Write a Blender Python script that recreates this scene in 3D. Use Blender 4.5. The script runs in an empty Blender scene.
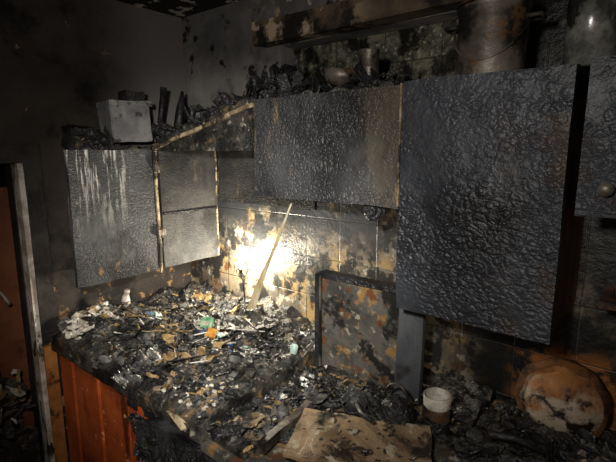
import bpy, bmesh, math, random
from mathutils import Vector, Matrix, noise, Euler
random.seed(7)
R = random.uniform
S = bpy.context.scene
S.view_settings.view_transform = 'Standard'
S.view_settings.look = 'None'

# ---------------------------------------------------------------- materials
def mat(name, c0, c1, scale=6, lo=.35, hi=.65, layers=(), rough=.6, bump=.3, bscale=60,
        vor=0, vscale=45, vw=.22, stretch=(1,1,1), metal=0.0, spec=.4, tile=None):
    m = bpy.data.materials.new(name); m.use_nodes = True
    nt = m.node_tree; N = nt.nodes; L = nt.links
    bs = N['Principled BSDF']
    tc = N.new('ShaderNodeTexCoord')
    sep = N.new('ShaderNodeSeparateXYZ'); L.new(tc.outputs['Object'], sep.inputs[0])
    def nz(sc, st=(1,1,1), det=6, off=0):
        mp = N.new('ShaderNodeMapping'); mp.inputs['Scale'].default_value = st
        mp.inputs['Location'].default_value = (off, off*.7, off*1.3)
        L.new(tc.outputs['Object'], mp.inputs[0])
        n = N.new('ShaderNodeTexNoise'); n.inputs['Scale'].default_value = sc
        n.inputs['Detail'].default_value = det; n.inputs['Roughness'].default_value = .65
        L.new(mp.outputs[0], n.inputs['Vector']); return n.outputs['Fac'], mp.outputs[0]
    def rng(sock, a, b):
        r = N.new('ShaderNodeMapRange'); r.interpolation_type = 'SMOOTHSTEP'
        if a > b:
            r.inputs['From Min'].default_value = b; r.inputs['From Max'].default_value = a
            r.inputs['To Min'].default_value = 1; r.inputs['To Max'].default_value = 0
        else:
            r.inputs['From Min'].default_value = a; r.inputs['From Max'].default_value = b
        L.new(sock, r.inputs['Value']); return r.outputs[0]
    def math_(op, a, b):
        r = N.new('ShaderNodeMath'); r.operation = op
        for i, s in enumerate((a, b)):
            if isinstance(s, (int, float)): r.inputs[i].default_value = s
            else: L.new(s, r.inputs[i])
        return r.outputs[0]
    def mul(a, b): return math_('MULTIPLY', a, b)
    def mix(f, a, b):
        x = N.new('ShaderNodeMix'); x.data_type = 'RGBA'
        L.new(f, x.inputs['Factor'])
        for s, i in ((a, 6), (b, 7)):
            if isinstance(s, tuple): x.inputs[i].default_value = (*s, 1)
            else: L.new(s, x.inputs[i])
        return x.outputs[2]
    f, _ = nz(scale, stretch)
    col = mix(rng(f, lo, hi), c0, c1)
    for i, ly in enumerate(layers):
        g, _ = nz(ly.get('s', 8), ly.get('st', (1,1,1)), off=3.1*(i+1))
        fac = rng(g, ly.get('lo', .5), ly.get('hi', .6))
        for ax, a, b in ly.get('mask', ()):
            fac = mul(fac, rng(sep.outputs[ax], a, b))
        col = mix(fac, col, ly['c'])
    hgt, _ = nz(bscale, det=5, off=9)
    if tile:
        def joint(sock, w):
            a = math_('ADD', sock, 20*w)
            d = math_('PINGPONG', a, w/2)
            return rng(d, .001, .003)
        j = mul(joint(sep.outputs[0], tile), joint(sep.outputs[2], tile))
        inv = math_('SUBTRACT', 1, j)
        gg, _ = nz(6, off=17)
        col = mix(mul(mul(inv, .8), rng(gg, .35, .6)), col, (.03, .026, .02))
        hgt = math_('ADD', mul(j, .5), hgt)
    if vor:
        mp = N.new('ShaderNodeMapping'); mp.inputs['Scale'].default_value = (1, 1, 1.4)
        L.new(tc.outputs['Object'], mp.inputs[0])
        nn = N.new('ShaderNodeTexNoise'); nn.inputs['Scale'].default_value = 14; nn.inputs['Detail'].default_value = 4
        L.new(mp.outputs[0], nn.inputs['Vector'])
        vm = N.new('ShaderNodeVectorMath'); vm.operation = 'MULTIPLY_ADD'
        L.new(nn.outputs['Color'], vm.inputs[0]); vm.inputs[1].default_value = (.05, .05, .05); L.new(mp.outputs[0], vm.inputs[2])
        mm, _ = nz(6, off=23, det=3)
        for k, (vs_, wgt) in enumerate(((vscale, 1.0), (vscale*2.1, .4))):
            v = N.new('ShaderNodeTexVoronoi'); v.feature = 'DISTANCE_TO_EDGE'; v.inputs['Scale'].default_value = vs_
            L.new(vm.outputs[0], v.inputs['Vector'])
            vr = rng(v.outputs['Distance'], 0, vw)
            amp = mul(rng(mm, .34, .62), vor*wgt)
            hgt = math_('ADD', mul(vr, amp), hgt)
            if k == 0:
                cr = mul(mul(rng(v.outputs['Distance'], .08, 0), rng(mm, .38, .62)), .45)
                col = mix(cr, col, (.008, .008, .009))
        big, _ = nz(13, off=31, det=4)
        hgt = math_('ADD', mul(big, 1.6), hgt)
    b = N.new('ShaderNodeBump'); b.inputs['Strength'].default_value = bump; b.inputs['Distance'].default_value = .006
    L.new(hgt, b.inputs['Height']); L.new(b.outputs[0], bs.inputs['Normal'])
    L.new(col, bs.inputs['Base Color'])
    rr, _ = nz(14, off=5)
    q = N.new('ShaderNodeMapRange'); q.inputs['To Min'].default_value = max(.05, rough-.18); q.inputs['To Max'].default_value = min(1, rough+.18)
    L.new(rr, q.inputs['Value']); L.new(q.outputs[0], bs.inputs['Roughness'])
    bs.inputs['Metallic'].default_value = metal
    bs.inputs['Specular IOR Level'].default_value = spec
    return m

CHAR = mat('char_black', (.006,.006,.007), (.035,.035,.038), 12, rough=.45, bump=.6, vor=1.0, spec=.5)
PANEL = mat('char_panel', (.019,.020,.023), (.055,.056,.060), 5, rough=.48, bump=.5, vor=1.1, vscale=60, spec=.45,
            layers=[dict(c=(.012,.012,.013), s=3, lo=.5, hi=.7), dict(c=(.14,.13,.12), s=38, lo=.60, hi=.74),
                    dict(c=(.085,.072,.055), s=6, st=(1,1,.35), lo=.46, hi=.62, mask=((0,-.68,-.60),)),  # paler right part: the lit region painted into the door colour
                    dict(c=(.16,.12,.07), s=10, st=(1,1,.35), lo=.60, hi=.70)])
PANEL_T = mat('char_panel_tall', (.016,.019,.025), (.045,.051,.062), 4, rough=.42, bump=.5, vor=1.2, vscale=44, vw=.34, spec=.45,
            layers=[dict(c=(.010,.010,.011), s=2.5, lo=.48, hi=.66), dict(c=(.11,.11,.11), s=36, lo=.62, hi=.75),
                    dict(c=(.055,.034,.02), s=7, lo=.50, hi=.68, mask=((0,-.34,-.17),)),
                    dict(c=(.10,.105,.115), s=3, st=(1,1,.5), lo=.42, hi=.6, mask=((0,-.46,-.50),))])  # left edge painted paler, as if caught by the torch
STREAK = mat('char_panel_streaked', (.022,.023,.026), (.058,.060,.064), 6, rough=.6, bump=.5, vor=.8, vscale=60,
            layers=[dict(c=(.62,.60,.56), s=11, st=(5,5,.5), lo=.48, hi=.60, mask=((2,1.30,1.60),(1,.90,.80))),
                    dict(c=(.010,.010,.011), s=3, lo=.50, hi=.64),
                    dict(c=(.12,.12,.12), s=30, lo=.6, hi=.72),
                    dict(c=(.22,.13,.06), s=14, lo=.6, hi=.7, mask=((2,1.3,1.17),))])
INNER = mat('scorched_board_inner', (.016,.016,.017), (.052,.050,.047), 7, rough=.7, bump=.4, vor=.5, vscale=60,
            layers=[dict(c=(.13,.10,.06), s=11, st=(1,1,.4), lo=.58, hi=.72), dict(c=(.010,.010,.010), s=4, lo=.5, hi=.62)])
EDGE = mat('ash_and_lit_edge', (.12,.085,.045), (.45,.36,.23), 22, rough=.8, bump=.5,
            layers=[dict(c=(.03,.025,.02), s=18, lo=.48, hi=.56)])  # ash bits, and the pale tone painted on lit cabinet edges
WOODB = mat('scorched_wood', (.10,.035,.012), (.28,.12,.045), 9, rough=.5, bump=.3, stretch=(1,1,.2),
            layers=[dict(c=(.01,.008,.007), s=5, lo=.50, hi=.64)])
SPLASH = mat('scorched_tiles', (.09,.08,.07), (.25,.21,.145), 6, rough=.4, bump=.5, tile=.152, spec=.5,
            layers=[dict(c=(.36,.25,.11), s=9, lo=.50, hi=.60), dict(c=(.46,.42,.34), s=18, lo=.56, hi=.64),
                    dict(c=(.14,.065,.03), s=18, lo=.55, hi=.62),
                    dict(c=(.025,.024,.023), s=11, lo=.48, hi=.56),
                    dict(c=(.04,.042,.045), s=5, lo=.36, hi=.5, mask=((2,1.20,1.36),)),
                    dict(c=(.012,.011,.010), s=5, lo=.25, hi=.45, mask=((0,-.52,-.36),)),
                    dict(c=(.34,.13,.035), s=12, lo=.48, hi=.60, mask=((0,-.33,-.27),(2,1.12,1.05)))])
PLAST = mat('sooty_plaster', (.10,.096,.095), (.22,.21,.205), 3, rough=.9, bump=.25,
            layers=[dict(c=(.03,.027,.026), s=3.5, lo=.55, hi=.75),
                    dict(c=(.45,.34,.24), s=8, lo=.56, hi=.59, mask=((2,1.95,2.08),(0,-1.45,-1.1))),
                    dict(c=(.012,.011,.010), s=10, lo=.58, hi=.63),
                    dict(c=(.012,.011,.010), s=4, lo=.3, hi=.45, mask=((0,-.6,-.2),))])
PLASTL = mat('sooty_plaster_left', (.024,.019,.016), (.055,.044,.036), 3, rough=.9, bump=.35,
            layers=[dict(c=(.009,.008,.007), s=4, lo=.44, hi=.6), dict(c=(.17,.162,.158), s=2.5, lo=.1, hi=.3, mask=((1,.85,1.20),(2,1.5,1.75))),  # paler upper corner: torch spill put into the wall colour
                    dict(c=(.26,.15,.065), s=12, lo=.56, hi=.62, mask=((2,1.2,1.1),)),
                    dict(c=(.30,.20,.12), s=14, lo=.68, hi=.72)])
CEIL = mat('burnt_ceiling', (.008,.007,.006), (.024,.019,.016), 8, rough=.95, bump=.8,
            layers=[dict(c=(.70,.62,.54), s=12, lo=.56, hi=.58)])
BEAM = mat('peeling_beam', (.06,.04,.028), (.18,.125,.08), 7, rough=.9, bump=.5,
            layers=[dict(c=(.50,.38,.26), s=9, lo=.52, hi=.56, mask=((0,-.7,-1.0),)), dict(c=(.012,.01,.009), s=6, lo=.48, hi=.58),
                    dict(c=(.012,.01,.009), s=6, lo=.3, hi=.5, mask=((0,-.65,-.4),))])
GLASS = mat('sooty_patterned_tile', (.05,.05,.038), (.21,.20,.145), 34, rough=.35, bump=.7, bscale=45, tile=.1,
            layers=[dict(c=(.46,.43,.34), s=55, lo=.57, hi=.65), dict(c=(.012,.012,.009), s=14, lo=.46, hi=.58),
                    dict(c=(.012,.011,.009), s=6, lo=.3, hi=.45, mask=((0,-.62,-.40),))])  # right end darkened in colour to dim the niche there
RED = mat('scorched_red_laminate', (.36,.065,.015), (.54,.12,.03), 5, rough=.45, bump=.15,
            layers=[dict(c=(.10,.022,.008), s=9, st=(1,1,.3), lo=.54, hi=.66), dict(c=(.015,.01,.008), s=6, lo=.44, hi=.55, mask=((2,.78,.88),)),
                    dict(c=(.75,.35,.15), s=30, lo=.62, hi=.67)])
REDDOOR = mat('red_painted_door', (.20,.065,.03), (.30,.11,.055), 4, rough=.5, bump=.1,
            layers=[dict(c=(.06,.025,.014), s=5, lo=.55, hi=.7)])
WHITEP = mat('blistered_white_paint', (.38,.31,.24), (.80,.74,.68), 14, rough=.6, bump=.4,
            layers=[dict(c=(.04,.028,.02), s=20, st=(1,1,.35), lo=.54, hi=.6)])
DARKW = mat('dark_casing', (.014,.012,.011), (.05,.042,.036), 8, rough=.6, bump=.4)
JAMB = mat('burnt_orange_wood', (.25,.085,.02), (.46,.19,.05), 9, rough=.6, bump=.4,
            layers=[dict(c=(.02,.012,.008), s=9, lo=.5, hi=.6)])
ASHG = mat('grey_ash', (.045,.045,.045), (.17,.165,.155), 22, rough=.9, bump=.7,
            layers=[dict(c=(.02,.018,.016), s=15, lo=.52, hi=.62)])
ASHW = mat('white_ash', (.34,.30,.24), (.78,.74,.66), 25, rough=.9, bump=.6)
OCHRE = mat('ochre_residue', (.12,.075,.03), (.36,.25,.11), 30, rough=.85, bump=.6)
PILE = mat('debris_bed', (.008,.008,.008), (.065,.060,.052), 22, rough=.38, bump=1, bscale=110, spec=.6,
            layers=[dict(c=(.30,.27,.22), s=38, lo=.58, hi=.66), dict(c=(.20,.13,.06), s=13, lo=.56, hi=.68),
                    dict(c=(.007,.007,.007), s=9, lo=.48, hi=.58)])
FOIL = mat('melted_foil', (.12,.12,.12), (.50,.49,.46), 30, rough=.25, bump=.8, metal=.6, spec=.7,
            layers=[dict(c=(.03,.028,.025), s=22, lo=.48, hi=.58)])
BOARD = mat('scorched_enamel_hob', (.16,.10,.055), (.38,.27,.16), 7, rough=.28, bump=.4, spec=.7,
            layers=[dict(c=(.025,.02,.016), s=10, lo=.50, hi=.60), dict(c=(.55,.48,.36), s=18, lo=.56, hi=.64)])
STRIP = mat('pale_plastic_strip', (.55,.42,.22), (.85,.78,.55), 12, rough=.5, bump=.2)
METAL = mat('sooty_metal', (.085,.072,.06), (.21,.18,.15), 12, rough=.42, bump=.2, metal=.4,
            layers=[dict(c=(.02,.018,.016), s=9, lo=.46, hi=.60), dict(c=(.16,.08,.035), s=14, lo=.58, hi=.68)])
GREYBOX = mat('ash_grey_metal', (.14,.14,.145), (.26,.26,.265), 12, rough=.7, bump=.3,
            layers=[dict(c=(.04,.036,.032), s=13, lo=.54, hi=.64)])
RUST = mat('rusted_steel', (.17,.055,.015), (.42,.18,.055), 14, rough=.65, bump=.7,
            layers=[dict(c=(.44,.36,.27), s=10, lo=.40, hi=.54, mask=((2,1.045,1.0),)), dict(c=(.02,.012,.009), s=12, lo=.50, hi=.58)])
RUSTD = mat('rust_dark', (.03,.012,.006), (.20,.08,.022), 22, rough=.8, bump=.6)
STOVEP = mat('burnt_enamel', (.040,.040,.038), (.12,.112,.098), 7, rough=.4, bump=.5,
            layers=[dict(c=(.26,.15,.055), s=15, lo=.53, hi=.60), dict(c=(.28,.25,.18), s=32, lo=.56, hi=.64),
                    dict(c=(.13,.05,.02), s=24, lo=.56, hi=.62), dict(c=(.016,.015,.015), s=9, lo=.52, hi=.60)])
PLANK = mat('grey_plank', (.055,.06,.07), (.13,.14,.15), 5, rough=.6, bump=.3, stretch=(1,1,.4),
            layers=[dict(c=(.025,.025,.025), s=8, lo=.52, hi=.64)])
FLOORM = mat('wet_sooty_floor', (.008,.007,.006), (.035,.03,.025), 9, rough=.45, bump=.6)
GREEN = mat('green_wrapper', (.04,.20,.09), (.35,.55,.34), 45, rough=.4, bump=.1)
TEAL = mat('pale_teal_plastic', (.20,.34,.30), (.50,.60,.54), 20, rough=.4, bump=.1)
YEL = mat('orange_wrapper', (.50,.17,.03), (.72,.42,.09), 30, rough=.4, bump=.1)
YELL = mat('yellow_plastic', (.40,.30,.08), (.65,.52,.18), 30, rough=.4, bump=.1)
BLUE = mat('blue_plastic', (.03,.08,.25), (.10,.22,.45), 30, rough=.4, bump=.1)
JARG = mat('sooty_jar_glass', (.04,.04,.036), (.22,.22,.20), 14, rough=.18, bump=.1, spec=.8,
            layers=[dict(c=(.015,.014,.012), s=10, lo=.5, hi=.62)])
def emis(name, col, st):
    m = bpy.data.materials.new(name); m.use_nodes = True
    b = m.node_tree.nodes['Principled BSDF']
    b.inputs['Base Color'].default_value = (1,1,1,1)
    b.inputs['Emission Color'].default_value = (*col, 1); b.inputs['Emission Strength'].default_value = st
    return m
HOTSPOT = emis('added_hotspot_emitter', (1,.95,.82), 30)  # glowing bulb of the added lamp

# ---------------------------------------------------------------- mesh builder
class B:
    def __init__(s, name, mats):
        s.name = name; s.bm = bmesh.new(); s.mats = mats
    def box(s, x0, x1, y0, y1, z0, z1, m=0, cuts=0, disp=0, fr=9, rot=None, bev=0):
        t = bmesh.new()
        bmesh.ops.create_cube(t, size=1)
        c = Vector(((x0+x1)/2, (y0+y1)/2, (z0+z1)/2)); d = (abs(x1-x0), abs(y1-y0), abs(z1-z0))
        for v in t.verts: v.co = Vector((v.co.x*d[0], v.co.y*d[1], v.co.z*d[2]))
        if bev: bmesh.ops.bevel(t, geom=list(t.edges), offset=bev, segments=2, affect='EDGES')
        if cuts: bmesh.ops.subdivide_edges(t, edges=list(t.edges), cuts=cuts, use_grid_fill=True)
        M = Matrix.Translation(c) @ (Euler(rot).to_matrix().to_4x4() if rot else Matrix.Identity(4))
        for v in t.verts:
            v.co = M @ v.co
            if disp: v.co += noise.noise_vector(v.co*fr)*disp
        for f in t.faces: f.material_index = m
        me = bpy.data.meshes.new('tmp'); t.to_mesh(me); t.free(); s.bm.from_mesh(me); bpy.data.meshes.remove(me)
    def lathe(s, prof, c, m=0, n=28, rot=None, M=None, disp=0):
        M0 = M or (Matrix.Translation(Vector(c)) @ (Euler(rot).to_matrix().to_4x4() if rot else Matrix.Identity(4)))
        rings = []
        for r, z in prof:
            if r < 1e-5: rings.append([s.bm.verts.new(M0 @ Vector((0,0,z)))])
            else: rings.append([s.bm.verts.new(M0 @ Vector((r*math.cos(2*math.pi*i/n), r*math.sin(2*math.pi*i/n), z))) for i in range(n)])
        for a, b in zip(rings, rings[1:]):
            for i in range(n):
                j = (i+1) % n
                if len(a) == 1 and len(b) == 1: continue
                if len(a) == 1: q = [a[0], b[i], b[j]]
                elif len(b) == 1: q = [a[i], a[j], b[0]]
                else: q = [a[i], a[j], b[j], b[i]]
                f = s.bm.faces.new(q); f.material_index = m; f.smooth = True
        if disp:
            for r in rings:
                for v in r: v.co += noise.noise_vector(v.co*25)*disp
    def tube(s, pts, rad, m=0, n=8):
        pts = [Vector(p) for p in pts]; rads = rad if isinstance(rad, list) else [rad]*len(pts)
        rings = []
        for i, p in enumerate(pts):
            t = (pts[min(i+1, len(pts)-1)] - pts[max(i-1, 0)]).normalized()
            up = Vector((0,0,1)) if abs(t.z) < .9 else Vector((1,0,0))
            a = t.cross(up).normalized(); b = t.cross(a)
            rings.append([s.bm.verts.new(p + (a*math.cos(2*math.pi*k/n) + b*math.sin(2*math.pi*k/n))*rads[i]) for k in range(n)])
        for a, b in zip(rings, rings[1:]):
            for k in range(n):
                f = s.bm.faces.new([a[k], a[(k+1)%n], b[(k+1)%n], b[k]]); f.material_index = m; f.smooth = True
        for rg in (rings[0], rings[-1]):
            f = s.bm.faces.new(rg); f.material_index = m
    def shard(s, c, L, W, T, m=0, rot=None, curl=0):
        rot = rot or (R(-.6,.6), R(-.6,.6), R(0,6.28))
        M = Matrix.Translation(Vector(c)) @ Euler(rot).to_matrix().to_4x4()
        n = 5; top = []; bot = []
        for i in range(n):
            u = i/(n-1)-.5
            w = W*(.5+.5*math.cos(u*2.2))*R(.55,1.1)
            z = curl*L*(u*u)*2 + R(-.04,.04)*L
            o = R(-.15,.15)*W
            top.append([M@Vector((u*L, -w/2+o, z+T/2)), M@Vector((u*L, w/2+o, z+T/2+R(-.1,.1)*W))])
            bot.append([M@Vector((u*L, -w/2+o, z-T/2)), M@Vector((u*L, w/2+o, z-T/2))])
        tv = [[s.bm.verts.new(p) for p in r] for r in top]; bv = [[s.bm.verts.new(p) for p in r] for r in bot]
        F = []
        for i in range(n-1):
            F += [[tv[i][0], tv[i+1][0], tv[i+1][1], tv[i][1]], [bv[i][0], bv[i][1], bv[i+1][1], bv[i+1][0]],
                  [tv[i][0], bv[i][0], bv[i+1][0], tv[i+1][0]], [tv[i][1], tv[i+1][1], bv[i+1][1], bv[i][1]]]
        F += [[tv[0][0], tv[0][1], bv[0][1], bv[0][0]], [tv[-1][0], bv[-1][0], bv[-1][1], tv[-1][1]]]
        for q in F:
            f = s.bm.faces.new(q); f.material_index = m
    def lump(s, c, r, m=0, sq=(1,1,.6), amp=.5):
        rr = bmesh.ops.create_icosphere(s.bm, subdivisions=2, radius=1)
        o = Vector((R(0,50), R(0,50), R(0,50))); c = Vector(c)
        fs = set()
        for v in rr['verts']:
            k = 1 + amp*noise.noise(v.co*1.6+o)*1.5
            v.co = c + Vector((v.co.x*sq[0], v.co.y*sq[1], v.co.z*sq[2]))*r*k
            fs.update(v.link_faces)
        for f in fs: f.material_index = m
    def sheet(s, c, L, W, m=0, rot=(0,0,0), amp=.25, n=9):
        M = Matrix.Translation(Vector(c)) @ Euler(rot).to_matrix().to_4x4(); o = Vector((R(0,50),R(0,50),R(0,50)))
        g = []
        for i in range(n):
            row = []
            for j in range(n):
                u, v = i/(n-1)-.5, j/(n-1)-.5
                k = 1 + .45*noise.noise(Vector((u*3, v*3, 0))+o)
                z = noise.noise(Vector((u*3.2, v*3.2, 5))+o)*amp*L + noise.noise(Vector((u*8, v*8, 5))+o)*amp*.4*L
                row.append(s.bm.verts.new(M @ Vector((u*L*k, v*W*k, z))))
            g.append(row)
        for i in range(n-1):
            for j in range(n-1):
                f = s.bm.faces.new([g[i][j], g[i+1][j], g[i+1][j+1], g[i][j+1]]); f.material_index = m
    def field(s, x0, x1, y0, y1, z0, h, nx, ny, m=0):
        g = [[s.bm.verts.new((x0+(x1-x0)*i/nx, y0+(y1-y0)*j/ny,
              z0 + h(x0+(x1-x0)*i/nx, y0+(y1-y0)*j/ny))) for j in range(ny+1)] for i in range(nx+1)]
        for i in range(nx):
            for j in range(ny):
                f = s.bm.faces.new([g[i][j], g[i+1][j], g[i+1][j+1], g[i][j+1]]); f.material_index = m
        ring = [g[i][0] for i in range(nx+1)] + [g[nx][j] for j in range(1, ny+1)] + [g[i][ny] for i in range(nx-1, -1, -1)] + [g[0][j] for j in range(ny-1, 0, -1)]
        low = [s.bm.verts.new((v.co.x, v.co.y, z0)) for v in ring]
        k = len(ring)
        for i in range(k):
            f = s.bm.faces.new([ring[i], low[i], low[(i+1)%k], ring[(i+1)%k]]); f.material_index = m
    def done(s):
        bmesh.ops.recalc_face_normals(s.bm, faces=list(s.bm.faces))
        me = bpy.data.meshes.new(s.name); s.bm.to_mesh(me); s.bm.free()
        for m in s.mats: me.materials.append(m)
        o = bpy.data.objects.new(s.name, me); S.collection.objects.link(o); return o

WB = -1.80   # left wall plane
def fbm(x, y, k):
    return noise.fractal(Vector((x*k, y*k, 1.7)), 1.0, 2.0, 5)

# ---------------------------------------------------------------- room shell
b = B('wall_back', [PLAST, SPLASH, GLASS])
b.box(WB-.1, 1.3, 1.44, 1.54, 0, 2.2)
b.box(WB-.1, 1.3, 1.32, 1.44, 0, 1.74)
b.box(WB-.1, -1.20, 1.32, 1.44, 1.74, 2.2)
b.box(-1.20, -.10, 1.32, 1.44, 2.0, 2.2)
b.box(-.10, 1.3, 1.32, 1.44, 1.74, 2.2)
b.box(WB, 1.3, 1.305, 1.32, .90, 1.74, 1)     # tiled backsplash
b.box(-1.20, -.10, 1.395, 1.439, 1.741, 1.999, 2)  # patterned tiles in the niche
b.done()
b = B('wall_left', [PLASTL])
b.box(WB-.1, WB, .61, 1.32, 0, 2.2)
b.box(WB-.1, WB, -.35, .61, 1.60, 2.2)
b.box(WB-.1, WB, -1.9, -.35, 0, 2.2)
b.done()
b = B('wall_right', [PLAST]); b.box(1.3, 1.4, -1.9, 1.54, 0, 2.2); b.done()
b = B('wall_front', [PLAST]); b.box(WB-.1, 1.4, -2.0, -1.9, 0, 2.2); b.done()
b = B('ceiling', [CEIL]); b.box(-3.0, 1.4, -2.0, 1.54, 2.2, 2.3); b.done()
b = B('floor', [FLOORM]); b.box(-3.0, 1.4, -2.0, 1.54, -.1, 0); b.done()
b = B('wall_hallway', [PLASTL]); b.box(-3.1, -3.0, -2, 1.54, 0, 2.2); b.box(-3.0, WB-.1, 1.44, 1.54, 0, 2.2); b.box(-3.0, WB-.1, -2.0, -1.9, 0, 2.2); b.done()

b = B('trim_1', [BEAM]); b.box(-1.27, 1.3, 1.24, 1.32, 2.0, 2.075, 0, cuts=10, disp=.006); b.done()

# door opening on the left wall
b = B('door_frame', [DARKW, WHITEP, JAMB])
b.box(WB-.04, WB+.012, .594, .612, 0, 1.57, 1, cuts=8, disp=.003)
b.box(WB-.1, WB-.04, .590, .612, 0, 1.57, 0)
b.box(WB-.02, WB+.02, .612, .655, 0, .88, 2)
b.box(WB, WB+.02, .612, .668, .93, 1.64, 0)
b.box(WB-.02, WB+.02, -.40, .612, 1.57, 1.64, 0)
b.box(WB-.1, WB+.015, -.36, -.335, 0, 1.57, 1)
b.done()
b = B('door_1', [REDDOOR, DARKW])
b.box(-2.10, -2.06, -.15, .80, .01, 1.47, 0)
b.box(-2.06, -2.052, -.02, .68, .75, 1.35, 0, bev=.002); b.box(-2.06, -2.052, -.02, .68, .12, .65, 0)
b.done()
b = B('hallway_rubbish_heap', [PILE, ASHG, OCHRE, ASHW, RED])
b.field(-2.03, -1.84, -.1, .58, 0, lambda x, y: .56+.14*fbm(x, y, 6), 14, 40)
for i in range(110):
    b.shard((R(-1.98,-1.85), R(.2,.57), R(.54,.76)), R(.03,.12), R(.01,.04), .004, random.choice([0,1,1,2,3,0]))
b.tube([(-1.93,.50,.66),(-1.93,.49,.85),(-1.94,.50,1.02),(-1.94,.53,1.10),(-1.94,.565,1.03)], .008, 3)
b.done()

# ---------------------------------------------------------------- base cabinets and counter
b = B('base_cabinet', [RED, CHAR, DARKW, EDGE])
b.box(-1.775, -.87, .69, 1.30, .0, .865, 2)
xs = [-1.775, -1.66, -1.47, -1.275, -1.10]
for i in range(4):
    b.box(xs[i]+.005, xs[i+1]-.005, .662+R(-.004,.004), .685, .08, .862, 0, bev=.003)
b.box(-1.095, -.87, .60, .69, .0, .86, 1, cuts=12, disp=.035, fr=10)
b.done()
b = B('kitchen_countertop', [PILE, EDGE])
b.box(-1.775, -.87, .640, 1.30, .865, .90, 0, cuts=20, disp=.008, fr=25)
b.done()
b = B('base_cabinet', [RED, CHAR, DARKW]); b.box(-.33, 1.28, .69, 1.30, 0, .865, 2)
for i in range(4): b.box(-.33+i*.4+.004, -.33+(i+1)*.4-.004, .665, .69, .08, .86, 0, bev=.003)
b.done()
b = B('kitchen_countertop', [PILE]); b.box(-.335, 1.29, .64, 1.30, .865, .90, 0, cuts=20, disp=.005, fr=20); b.done()

# stove
b = B('cooking_stove', [STOVEP, CHAR, METAL, BOARD])
b.box(-.86, -.345, .64, 1.29, .02, .86, 1)
b.box(-.86, -.345, .63, 1.29, .86, .885, 0, cuts=14, disp=.005, fr=16)
b.box(-.68, -.35, .735, .93, .922, .930, 3, cuts=18, disp=.008, fr=13, rot=(.03,.02,.42))   # warped hob sheet
b.box(-.72, -.70, .68, .90, .90, .925, 2, cuts=6, disp=.006, fr=13, rot=(0,0,.15))
b.box(-.83, -.38, .615, .64, .15, .68, 0, bev=.006)
b.tube([(-.80,.59,.70),(-.41,.59,.70)], .010, 2)
for x in (-.80,-.41): b.tube([(x,.62,.70),(x,.59,.70)], .008, 2)
for i in range(4): b.lathe([(0,0),(.02,0),(.018,.025),(0,.027)], (-.78+i*.12,.63,.79), 2, rot=(math.pi/2,0,0), n=16)
for cx, cy in ((-.72,.80),(-.48,.80),(-.72,1.0),(-.48,1.0)):
    b.lathe([(.0,.0),(.055,0),(.055,.012),(.03,.02),(0,.02)], (cx,cy,.885), 1, n=20)
b.done()
b = B('stove_lid', [STOVEP, METAL, CHAR])
b.box(-.86, -.57, 1.13, 1.15, .885, 1.215, 0, cuts=8, disp=.004)
b.box(-.875, -.855, 1.115, 1.16, .885, 1.222, 2, cuts=6, disp=.002)
b.box(-.86, -.57, 1.118, 1.155, 1.21, 1.228, 2, cuts=5, disp=.002)
b.box(-.855, -.850, 1.112, 1.118, .90, 1.215, 1)
b.done()
b = B('leaning_plank', [PLANK])
b.box(-.565, -.490, 1.10, 1.118, .885, 1.235, 0, cuts=6, disp=.003, rot=(-.05,0,.0)); b.done()

# ---------------------------------------------------------------- debris
def hc(x, y):
    fy = min(1, max(0, (y-.645)/.07))
    back = max(0, (y-1.0)/.3)
    h = .012 + .022*fy + .06*abs(fbm(x, y, 7))*fy + .06*back*(.6+.6*fbm(x, y, 4))
    h += .05*math.exp(-((x+1.68)**2/.012+(y-.80)**2/.02))
    return max(.003, h)
b = B('burnt_debris_pile', [PILE, CHAR, ASHG, ASHW, OCHRE, METAL, EDGE, FOIL, YELL, TEAL, YEL, BLUE, GREEN])
b.field(-1.77, -.875, .642, 1.298, .898, hc, 170, 120, 0)
def scatter(n, x0, x1, y0, y1, h, z, sz=(.015,.07), pal=(0,0,1,1,0,1,2,2,4,5)):
    for i in range(n):
        x, y = R(x0,x1), R(y0,y1); L = R(*sz)*R(.4,1)
        b.shard((x, y, z+h(x,y)+R(0,.010)), L, L*R(.12,.6), R(.0012,.003), random.choice(pal), curl=R(-.4,.5))
def sheets(n, x0, x1, y0, y1, h, z, sz=(.06,.15), pal=(0,0,1,1,2)):
    for i in range(n):
        x, y = R(x0,x1), R(y0,y1); L = R(*sz)
        b.sheet((x, y, z+h(x,y)+.006), L, L*R(.4,.9), random.choice(pal), rot=(R(-.35,.35),R(-.35,.35),R(0,6)), amp=.2)
sheets(100, -1.68, -.96, .72, 1.20, hc, .898, (.04,.12), (0,0,1,1,2,0,7,4))
scatter(620, -1.73, -.91, .68, 1.25, hc, .898, (.01,.05))
scatter(420, -1.73, -.91, .68, 1.25, hc, .898, (.004,.013), (3,3,2,2,6,4))
scatter(34, -1.50, -1.05, .85, 1.15, hc, .912, (.012,.035), (8,9,3,10,11,12,3))
for i in range(110):
    x, y = R(-1.72,-.92), R(.68,1.2); b.lump((x,y,.9+hc(x,y)), R(.004,.020), random.choice([0,0,1,2,2]))
for i in range(45):
    x, y = R(-1.68,-1.0), R(.74,1.15); a = R(0,6.28); l = R(.04,.14); z = .905+hc(x,y)
    b.tube([(x-l*math.cos(a)/2,y-l*math.sin(a)/2,z+R(0,.02)),(x+l*math.cos(a)/2,y+l*math.sin(a)/2,z+R(0,.03))], R(.0012,.003), random.choice([1,1,2,4,6,3]), n=5)
for i in range(22):
    b.sheet((R(-1.75,-1.58), R(.66,.82), .955+R(0,.035)), R(.04,.10), R(.03,.06), random.choice([3,3,3,2,6]), rot=(R(-.8,.8),R(-.8,.8),R(0,6)), amp=.3)
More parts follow.
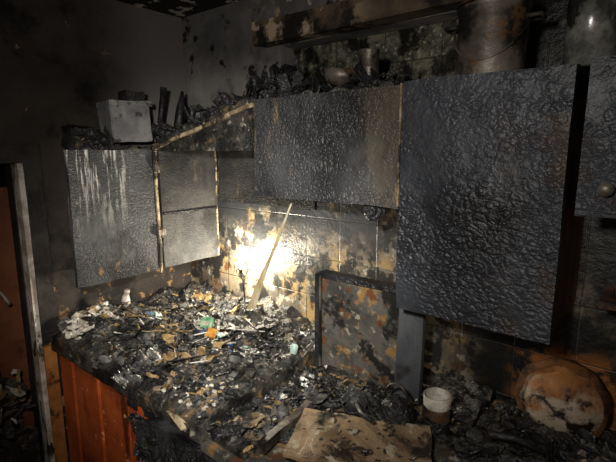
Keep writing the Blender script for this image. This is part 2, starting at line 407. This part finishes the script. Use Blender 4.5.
for i in range(45):
    x = random.gauss(-1.66,.045); y = random.gauss(.75,.05); y = max(.67,y); x = max(-1.75,x)
    b.lump((x,y,.905+hc(x,y)+R(0,.012)), R(.005,.016), random.choice([3,3,2,4]), amp=.8)
for i in range(26):
    x = random.gauss(-1.50,.06); y = random.gauss(.88,.06); a = R(-.5,.7); l = R(.03,.08)
    b.tube([(x-l*math.cos(a),y-l*math.sin(a),.93+hc(x,y)),(x+l*math.cos(a),y+l*math.sin(a),.925+hc(x,y)+R(0,.02))], R(.0015,.003), random.choice([4,4,6,2,1]), n=4)
for i in range(110):
    x = R(-1.1,-.90); y = R(.665,.80)
    b.lump((x,y,.90+hc(x,y)), R(.003,.009), random.choice([3,2,4,2]), amp=.8)
b.sheet((-1.02,.67,.915), .20, .07, 6, rot=(.5,.1,-.1), amp=.15)
b.sheet((-1.40,.66,.915), .10, .05, 2, rot=(.5,.1,.3), amp=.3)
b.sheet((-1.22,.66,.915), .16, .05, 7, rot=(.5,.1,.2), amp=.3)
for i in range(14):
    x = R(-1.15,-.89); b.sheet((x, .622+R(-.01,.0), .84-R(0,.10)), R(.08,.16), R(.05,.10), random.choice([1,1,1,0]), rot=(R(-.2,.2), 1.5+R(-.2,.2), 1.57+R(-.3,.3)), amp=.15)
for i in range(5):
    x = R(-1.28,-1.08); b.sheet((x, .645, .86), R(.04,.08), R(.03,.06), 1, rot=(R(-.2,.2), 1.5, 1.57), amp=.1)
b.done()

def flat(x, y): return .012+.025*abs(fbm(x, y, 9))
b = B('burnt_debris_pile', [PILE, CHAR, ASHG, ASHW, OCHRE, METAL, EDGE, FOIL])
b.field(-.865, -.34, 1.0, 1.295, .884, lambda x,y: .015+.04*abs(fbm(x,y,8)) + .06*max(0,(y-1.12)), 60, 40)
b.field(-.865, -.72, .65, 1.0, .884, lambda x,y: .01+.035*abs(fbm(x,y,8)), 30, 50)
b.field(-.33, .6, .7, 1.295, .897, flat, 120, 80)
sheets(26, -.84, -.73, .68, 1.05, flat, .89, (.05,.10), (1,0,0,2,7,6))
sheets(44, -.30, .4, .78, 1.2, flat, .90, (.05,.12), (1,0,0,1,5,7))
scatter(220, -.86, -.36, .98, 1.10, flat, .89, (.01,.05))
scatter(140, -.86, -.70, .66, 1.0, flat, .89, (.01,.05))
scatter(70, -.66, -.38, .76, .95, flat, .918, (.006,.03), (1,1,0,2))
scatter(360, -.33, .5, .72, 1.28, flat, .90, (.015,.08), (0,1,0,1,1,2,5))
scatter(160, -.86, .3, .72, 1.25, flat, .90, (.004,.014), (3,2,2,4))
for i in range(80):
    x, y = R(-.32,.4), R(.75,1.27); b.lump((x,y,.9+flat(x,y)), R(.006,.022), random.choice([0,1,1,2,0]))
b.done()

# ---------------------------------------------------------------- wall cabinets
b = B('hood_cabinet', [PANEL, DARKW, EDGE, METAL, CHAR])
b.box(-.995, -.515, 1.002, 1.30, 1.48, 1.745, 1)
b.box(-1.0, -.512, .978, 1.0, 1.475, 1.762, 0, cuts=16, disp=.004, fr=9)
b.box(-1.003, -.999, .98, 1.0, 1.49, 1.76, 2, cuts=8, disp=.002)
b.box(-1.0, -.515, .99, 1.30, 1.745, 1.757, 4)
b.box(-.515, -.511, .974, .985, 1.48, 1.765, 2, cuts=8, disp=.002, fr=20)
b.lathe([(.0,-.0),(.022,0),(.026,.012),(.02,.02),(.012,.012),(0,.012)], (-.60,1.02,1.452), 4, n=16, rot=(1.2,0,0))
b.box(-.64,-.57,1.02,1.05,1.45,1.48,4,cuts=3,disp=.006,fr=30)
b.done()
b = B('wall_cabinet', [PANEL_T, WOODB, EDGE, CHAR])
b.box(-.50, -.165, 1.002, 1.30, 1.235, 1.755, 1)
b.box(-.508, -.162, .975, .999, 1.225, 1.768, 0, cuts=18, disp=.004, fr=9)
b.box(-.51, -.16, .99, 1.30, 1.757, 1.770, 3)
b.done()
b = B('wall_cabinet', [PANEL_T, WOODB, DARKW, METAL])
b.box(-.135, .9, 1.002, 1.30, 1.495, 1.76, 1)
b.box(-.14, .20, .975, .999, 1.49, 1.775, 0, cuts=12, disp=.003)
b.box(.21, .55, .975, .999, 1.49, 1.775, 0, cuts=6, disp=.003)
b.box(.56, .90, .975, .999, 1.49, 1.775, 0, cuts=6, disp=.003)
b.lathe([(0,0),(.006,0),(.006,.012),(.013,.018),(.013,.024),(0,.028)], (-.093,.976,1.544), 3, rot=(math.pi/2,0,0), n=20)
b.done()
b = B('wall_shelf', [WOODB, METAL]); b.box(-.10, .5, 1.14, 1.304, 1.27, 1.285, 0)
for x in (-.05,.4): b.tube([(x,1.15,1.27),(x,1.30,1.18)], .006, 1)
b.done()
for i, (x, y, r, h) in enumerate([(-.05,1.21,.03,.09),(.03,1.20,.028,.12),(.11,1.22,.035,.10)]):
    b = B('storage_jar', [JARG, METAL]); b.lathe([(0,0),(r,0),(r,h*.75),(r*.75,h*.85),(r*.75,h*.9)], (x,y,1.285), 0, n=24)
    b.lathe([(r*.8,h*.88),(r*.8,h),(0,h)], (x,y,1.285), 1, n=24); b.done()

# left corner cabinet: open carcass, doors gone, top sagging
b = B('corner_cabinet', [STREAK, INNER, EDGE, METAL, DARKW, CHAR])
b.box(-1.66, -1.562, .71, 1.27, 1.155, 1.598, 4)
b.box(-1.79, -1.66, .79, 1.27, 1.155, 1.598, 4)
b.box(-1.560, -1.540, .655, .965, 1.150, 1.615, 0, cuts=14, disp=.004)
b.box(-1.560, -1.538, .993, 1.265, 1.155, 1.612, 1, cuts=10, disp=.003)
b.box(-1.544, -1.535, .974, .983, 1.14, 1.612, 2, cuts=8, disp=.004, fr=14)  # pale strip painting the lit hinge edge
b.box(-1.547, -1.537, 1.263, 1.271, 1.155, 1.612, 2, cuts=6, disp=.002)  # pale strip painting the lit line of the back corner
b.box(-1.535, -1.003, 1.276, 1.290, 1.40, 1.66, 1, cuts=8, disp=.003)
for z in (1.30,1.55):
    b.box(-1.535,-1.522,.965,.997,z-.012,z+.012,3); b.tube([(-1.525,.98,z-.02),(-1.525,.98,z+.02)], .005, 3)
b.box(-1.538, -1.532, 1.0, 1.262, 1.365, 1.372, 5)
ang = math.atan2(.125,.54)
b.box(-1.55, -.995, .98, 1.30, 1.678, 1.690, 1, cuts=10, disp=.003, rot=(0,-ang,0))
b.box(-1.55, -.995, .968, .980, 1.678, 1.690, 2, cuts=12, disp=.005, fr=14, rot=(0,-ang,0))  # front edge coloured pale to read as lit
b.done()

# charred heap on top of the cabinets
b = B('charred_rubbish_heap', [CHAR, PILE, ASHG, EDGE])
def ztop(x): return 1.695 + (x+1.27)*.2315 if x < -1.0 else 1.760
def hx(x, y): return .004+.03*abs(fbm(x,y,10))
b.field(-1.53, -1.01, .985, 1.29, 1.612, lambda x,y: ztop(x)-1.612+.008+hx(x,y), 50, 24, 1)
b.field(-1.0, -.52, .995, 1.29, 1.757, hx, 50, 24, 1)
for i in range(120):
    x, y = R(-1.46,-.56), R(1.02,1.22); L = R(.03,.11)
    b.shard((x,y,ztop(x)+hx(x,y)+R(.0,.02)), L, L*R(.25,.6), R(.002,.006), random.choice([0,0,0,1,0]), rot=(R(-.9,.9),R(-.8,.8),R(0,6)), curl=R(-.8,1.0))
for i in range(34):
    x, y = R(-1.42,-.85), R(1.04,1.20); L = R(.07,.18)
    b.sheet((x,y,ztop(x)+.038), L, L*.6, 0, rot=(R(-.9,.9),R(-.9,.9),R(0,6)), amp=.35)
for i in range(60):
    x, y = R(-1.48,-.56), R(1.0,1.2); b.lump((x,y,ztop(x)+.012), R(.008,.022), random.choice([0,0,0,1]), amp=.8)
b.done()
b = B('charred_rubbish_heap', [CHAR, PILE, ASHG])
b.field(-1.66, -1.56, .72, 1.27, 1.60, lambda x,y: .012+.04*abs(fbm(x,y,8)), 20, 50, 1)
b.field(-1.79, -1.66, .80, 1.27, 1.60, lambda x,y: .012+.04*abs(fbm(x,y,8)), 20, 50, 1)
for i in range(24):
    x, y = R(-1.65,-1.575), R(.69,.82); b.lump((x,y,1.625+R(0,.04)), R(.018,.03), random.choice([0,0,1]), amp=.8, sq=(1,1,.9))
b.box(-1.65,-1.58,.69,.78,1.62,1.695,0,cuts=5,disp=.012,fr=14,rot=(.1,.1,.2))
for i in range(8):
    b.sheet((R(-1.68,-1.6),R(1.03,1.2),1.66+R(0,.04)), R(.06,.12), R(.04,.08), 0, rot=(R(-.9,.9),R(-1.2,1.2),R(0,6)), amp=.3)
b.tube([(-1.62,1.08,1.64),(-1.63,1.07,1.74),(-1.61,1.08,1.86)], [.016,.010,.013], 0); b.tube([(-1.60,1.12,1.64),(-1.58,1.13,1.78),(-1.60,1.16,1.85)], [.022,.016,.006], 0)
b.done()
b = B('metal_storage_box', [GREYBOX, CHAR])
b.box(-1.73, -1.605, .865, 1.015, 1.645, 1.79, 0, cuts=8, disp=.005, fr=12, rot=(.05,.0,-.12), bev=.004)
b.box(-1.735, -1.60, .86, 1.02, 1.778, 1.797, 0, cuts=6, disp=.005, fr=12, rot=(.05,0,-.12))
b.box(-1.70, -1.64, .94, 1.0, 1.795, 1.835, 1, cuts=4, disp=.014, fr=20)
b.done()

# things on the tall cabinet
b = B('cooking_pot', [METAL, DARKW])
c = (-.365,1.13,1.771)
b.lathe([(0,0),(.068,0),(.072,.008),(.078,.155),(.082,.158),(.082,.164),(.076,.164),(.07,.02),(0,.015)], c, 0, n=40)
b.lathe([(.083,.166),(.083,.172),(.05,.186),(.012,.19),(.012,.20),(.02,.205),(.02,.212),(0,.214)], c, 0, n=40)
for sgn in (-1,1):
    b.tube([(c[0]+sgn*.076,c[1]-.02,c[2]+.13),(c[0]+sgn*.105,c[1]-.02,c[2]+.13),(c[0]+sgn*.105,c[1]+.02,c[2]+.13),(c[0]+sgn*.076,c[1]+.02,c[2]+.13)], .005, 1)
b.tube([(c[0]+.085*math.cos(a), c[1]-.085*abs(math.sin(a))*.9-.0, c[2]+.14-.10*math.sin(a)) for a in [math.pi*i/12 for i in range(13)]], .0025, 0, n=6)
b.done()
b = B('storage_jar', [JARG, METAL]); r=.048
b.lathe([(0,0),(r,0),(r,.13),(r*.8,.15),(r*.8,.165)], (-.165,1.13,1.785), 0, n=32); b.lathe([(r*.86,.16),(r*.86,.185),(0,.185)], (-.165,1.13,1.785), 1, n=32); b.done()
b = B('storage_jar', [JARG, METAL]); r=.04
b.lathe([(0,0),(r,0),(r,.12),(r*.8,.14),(r*.8,.155)], (-.06,1.13,1.785), 0, n=32); b.lathe([(r*.86,.15),(r*.86,.175),(0,.175)], (-.06,1.13,1.785), 1, n=32); b.done()
b = B('mixing_bowl', [METAL]); b.lathe([(0,0),(.025,0),(.045,.02),(.058,.05),(.061,.05),(.048,.018),(.02,.006),(0,.006)], (-.76,1.09,1.785), 0, n=32, rot=(.05,.1,0)); b.done()
b = B('tin_can', [METAL, DARKW]); b.lathe([(0,0),(.027,0),(.028,.003),(.026,.006),(.026,.045),(.027,.047),(.026,.05),(.026,.09),(.028,.094),(.025,.094),(.024,.01),(0,.01)], (-.665,1.08,1.78), 0, n=28); b.done()

# ---------------------------------------------------------------- individual items
b = B('hanging_strip', [STRIP])
def ribbon(bb, pts, ws, t, side, m=0):
    rows=[]
    nrm = Vector((0,1,0))
    for p, w in zip(pts, ws):
        p = Vector(p); sd = Vector(side)
        rows.append([bb.bm.verts.new(p-sd*w/2), bb.bm.verts.new(p+sd*w/2), bb.bm.verts.new(p+sd*w/2+nrm*t), bb.bm.verts.new(p-sd*w/2+nrm*t)])
    for a, c in zip(rows, rows[1:]):
        for k in range(4):
            f = bb.bm.faces.new([a[k], a[(k+1)%4], c[(k+1)%4], c[k]]); f.material_index = m
    bb.bm.faces.new(rows[0]); bb.bm.faces.new(rows[-1])
ribbon(b, [(-.965,1.12,1.47),(-1.00,1.12,1.40),(-1.05,1.115,1.29),(-1.10,1.11,1.19),(-1.14,1.105,1.10),(-1.165,1.10,1.035)],
       [.008,.014,.026,.044,.066,.074], .003, Vector((.85,-.25,.35)).normalized())
b.done()

b = B('added_hotspot_lamp', [DARKW, HOTSPOT, METAL])  # lamp added in place of the torch reflection on the tiles
lc = Vector((-1.35,1.225,1.150))
b.lathe([(0,-.009),(.006,-.006),(.009,0),(.006,.006),(0,.009)], lc, 1, n=16)
b.lathe([(0,-.034),(.007,-.034),(.008,-.012),(.004,-.008),(0,-.008)], lc, 0, n=16)
b.tube([lc+Vector((0,0,-.03)), (-1.35,1.235,1.08), (-1.35,1.25,.935)], .003, 0)
b.lathe([(0,0),(.04,0),(.038,.008),(.01,.014),(0,.014)], (-1.35,1.25,.935), 0)
b.done()

b = B('melted_white_bottle', [WHITEP])
b.lathe([(0,0),(.018,0),(.020,.01),(.019,.07),(.012,.09),(.008,.10),(.010,.102),(.010,.118),(0,.119)], (-1.70,.90,.945), 0, n=24, rot=(0,.25,0), disp=.005); b.done()
b = B('teal_cup', [TEAL]); b.lathe([(0,0),(.018,0),(.022,.035),(.02,.035),(.016,.004),(0,.004)], (-1.50,.93,.975), 0, n=24, rot=(1.2,.3,0)); b.done()
b = B('green_food_packet', [GREEN, ASHW]); b.box(-1.30,-1.26,.985,.993,.970,1.01,0,cuts=3,disp=.006,fr=30,rot=(-.5,.1,.5)); b.box(-1.292,-1.270,.981,.986,.980,.995,1,rot=(-.5,.1,.5)); b.done()
b = B('orange_food_packet', [YEL, TEAL]); b.box(-1.235,-1.20,.955,.962,.960,.992,0,cuts=3,disp=.006,fr=30,rot=(-.9,.1,.5)); b.lump((-1.18,.965,.975), .013, 1); b.done()
b = B('glass_tumbler', [TEAL]); b.lathe([(0,0),(.010,0),(.013,.05),(.011,.05),(.008,.004),(0,.004)], (-.915,1.05,.94), 0, n=20, rot=(.2,.3,0)); b.done()

b = B('charred_kettle', [CHAR, METAL, DARKW]); k=(-.50,.985,.905)
b.lathe([(0,0),(.045,0),(.05,.01),(.047,.04),(.032,.062),(.02,.068),(.01,.07),(.008,.082),(0,.084)], k, 0, n=28, disp=.006)
b.tube([(k[0]-.035,k[1]-.01,k[2]+.03),(k[0]-.065,k[1]-.02,k[2]+.055),(k[0]-.08,k[1]-.025,k[2]+.075)], [.014,.010,.007], 0)
b.tube([(k[0]+.03*math.cos(a)*1.2,k[1],k[2]+.06+.05*math.sin(a)) for a in [math.pi*i/10 for i in range(11)]], .004, 1)
b.done()
b = B('saucepan', [CHAR, METAL]); b.tube([(-.60,.95,.935),(-.56,.91,.945),(-.51,.88,.96)], [.009,.008,.006], 0); b.lathe([(.0,0),(.03,0),(.036,.03),(.033,.03),(.028,.004),(0,.004)], (-.62,.97,.91), 0, n=24, rot=(.4,.2,0)); b.done()
b = B('charred_food_tin', [METAL, CHAR, ASHW])
b.lathe([(0,0),(.032,0),(.035,.003),(.033,.007),(.033,.03)], (-.405,1.02,.915), 1, n=28)
b.lathe([(.033,.03),(.034,.05),(.033,.062)], (-.405,1.02,.915), 0, n=28, disp=.006)
b.lathe([(.033,.062),(.035,.092),(.031,.092),(.029,.03),(0,.03)], (-.405,1.02,.915), 2, n=28, disp=.004); b.done()

b = B('rusty_round_pot', [RUST, RUSTD])
b.lathe([(0,.045),(.03,.043),(.055,.036),(.075,.022),(.083,.008),(.092,.004),(.100,-.004),(.103,-.014),(.100,-.026),(.085,-.03),(0,-.03)], (-.165,1.235,.975), 0, n=56, rot=(math.pi/2-.12,0,0), disp=.007)
b.lathe([(.093,.008),(.107,.002),(.110,-.014),(.098,-.020)], (-.165,1.235,.975), 1, n=56, rot=(math.pi/2-.12,0,0), disp=.009)
b.done()
b = B('charred_pan', [CHAR, METAL])
b.lathe([(0,0),(.05,0),(.062,.03),(.064,.03),(.058,.004),(0,.004)], (-.10,1.05,.915), 0, n=32, rot=(.15,.2,0))
b.tube([(-.16,1.04,.945),(-.22,1.02,.965),(-.27,.99,.97)], [.006,.008,.009], 0); b.done()

# ---------------------------------------------------------------- lights
def spot(name, loc, tgt, P, size, blend, col, rad):
    l = bpy.data.lights.new(name, 'SPOT'); l.energy = P; l.spot_size = math.radians(size); l.spot_blend = blend
    l.color = col; l.shadow_soft_size = rad
    o = bpy.data.objects.new(name, l); S.collection.objects.link(o); o.location = loc
    o.rotation_euler = (Vector(tgt)-Vector(loc)).to_track_quat('-Z','Y').to_euler()
spot('torch_light', (-.15,-.04,1.72), (-1.18,1.05,1.20), 135, 58, 1.0, (1,.94,.85), .02)
spot('torch_spill_light', (-.15,-.04,1.72), (-.85,1.10,1.45), 24, 120, 1.0, (1,.94,.86), .04)
def point(name, loc, P, col, rad):
    l = bpy.data.lights.new(name, 'POINT'); l.energy = P; l.color = col; l.shadow_soft_size = rad
    o = bpy.data.objects.new(name, l); S.collection.objects.link(o); o.location = loc
point('added_hotspot_light', lc, 34, (1,.91,.72), .012)  # added light making the bright spot on the tiles
point('room_bounce_light', (.5,-.5,1.5), 2.6, (1,.70,.48), .2)
w = bpy.data.worlds.new('world'); S.world = w; w.use_nodes = True
w.node_tree.nodes['Background'].inputs[0].default_value = (.02,.02,.022,1); w.node_tree.nodes['Background'].inputs[1].default_value = .2

# ---------------------------------------------------------------- camera
cam = bpy.data.cameras.new('camera'); co = bpy.data.objects.new('camera', cam); S.collection.objects.link(co)
cam.sensor_width = 36; cam.lens = 36*450/616; cam.clip_start = .02
co.location = (0,0,1.61)
co.rotation_euler = Vector((-.620,.765,-.174)).to_track_quat('-Z','Y').to_euler()
S.camera = co
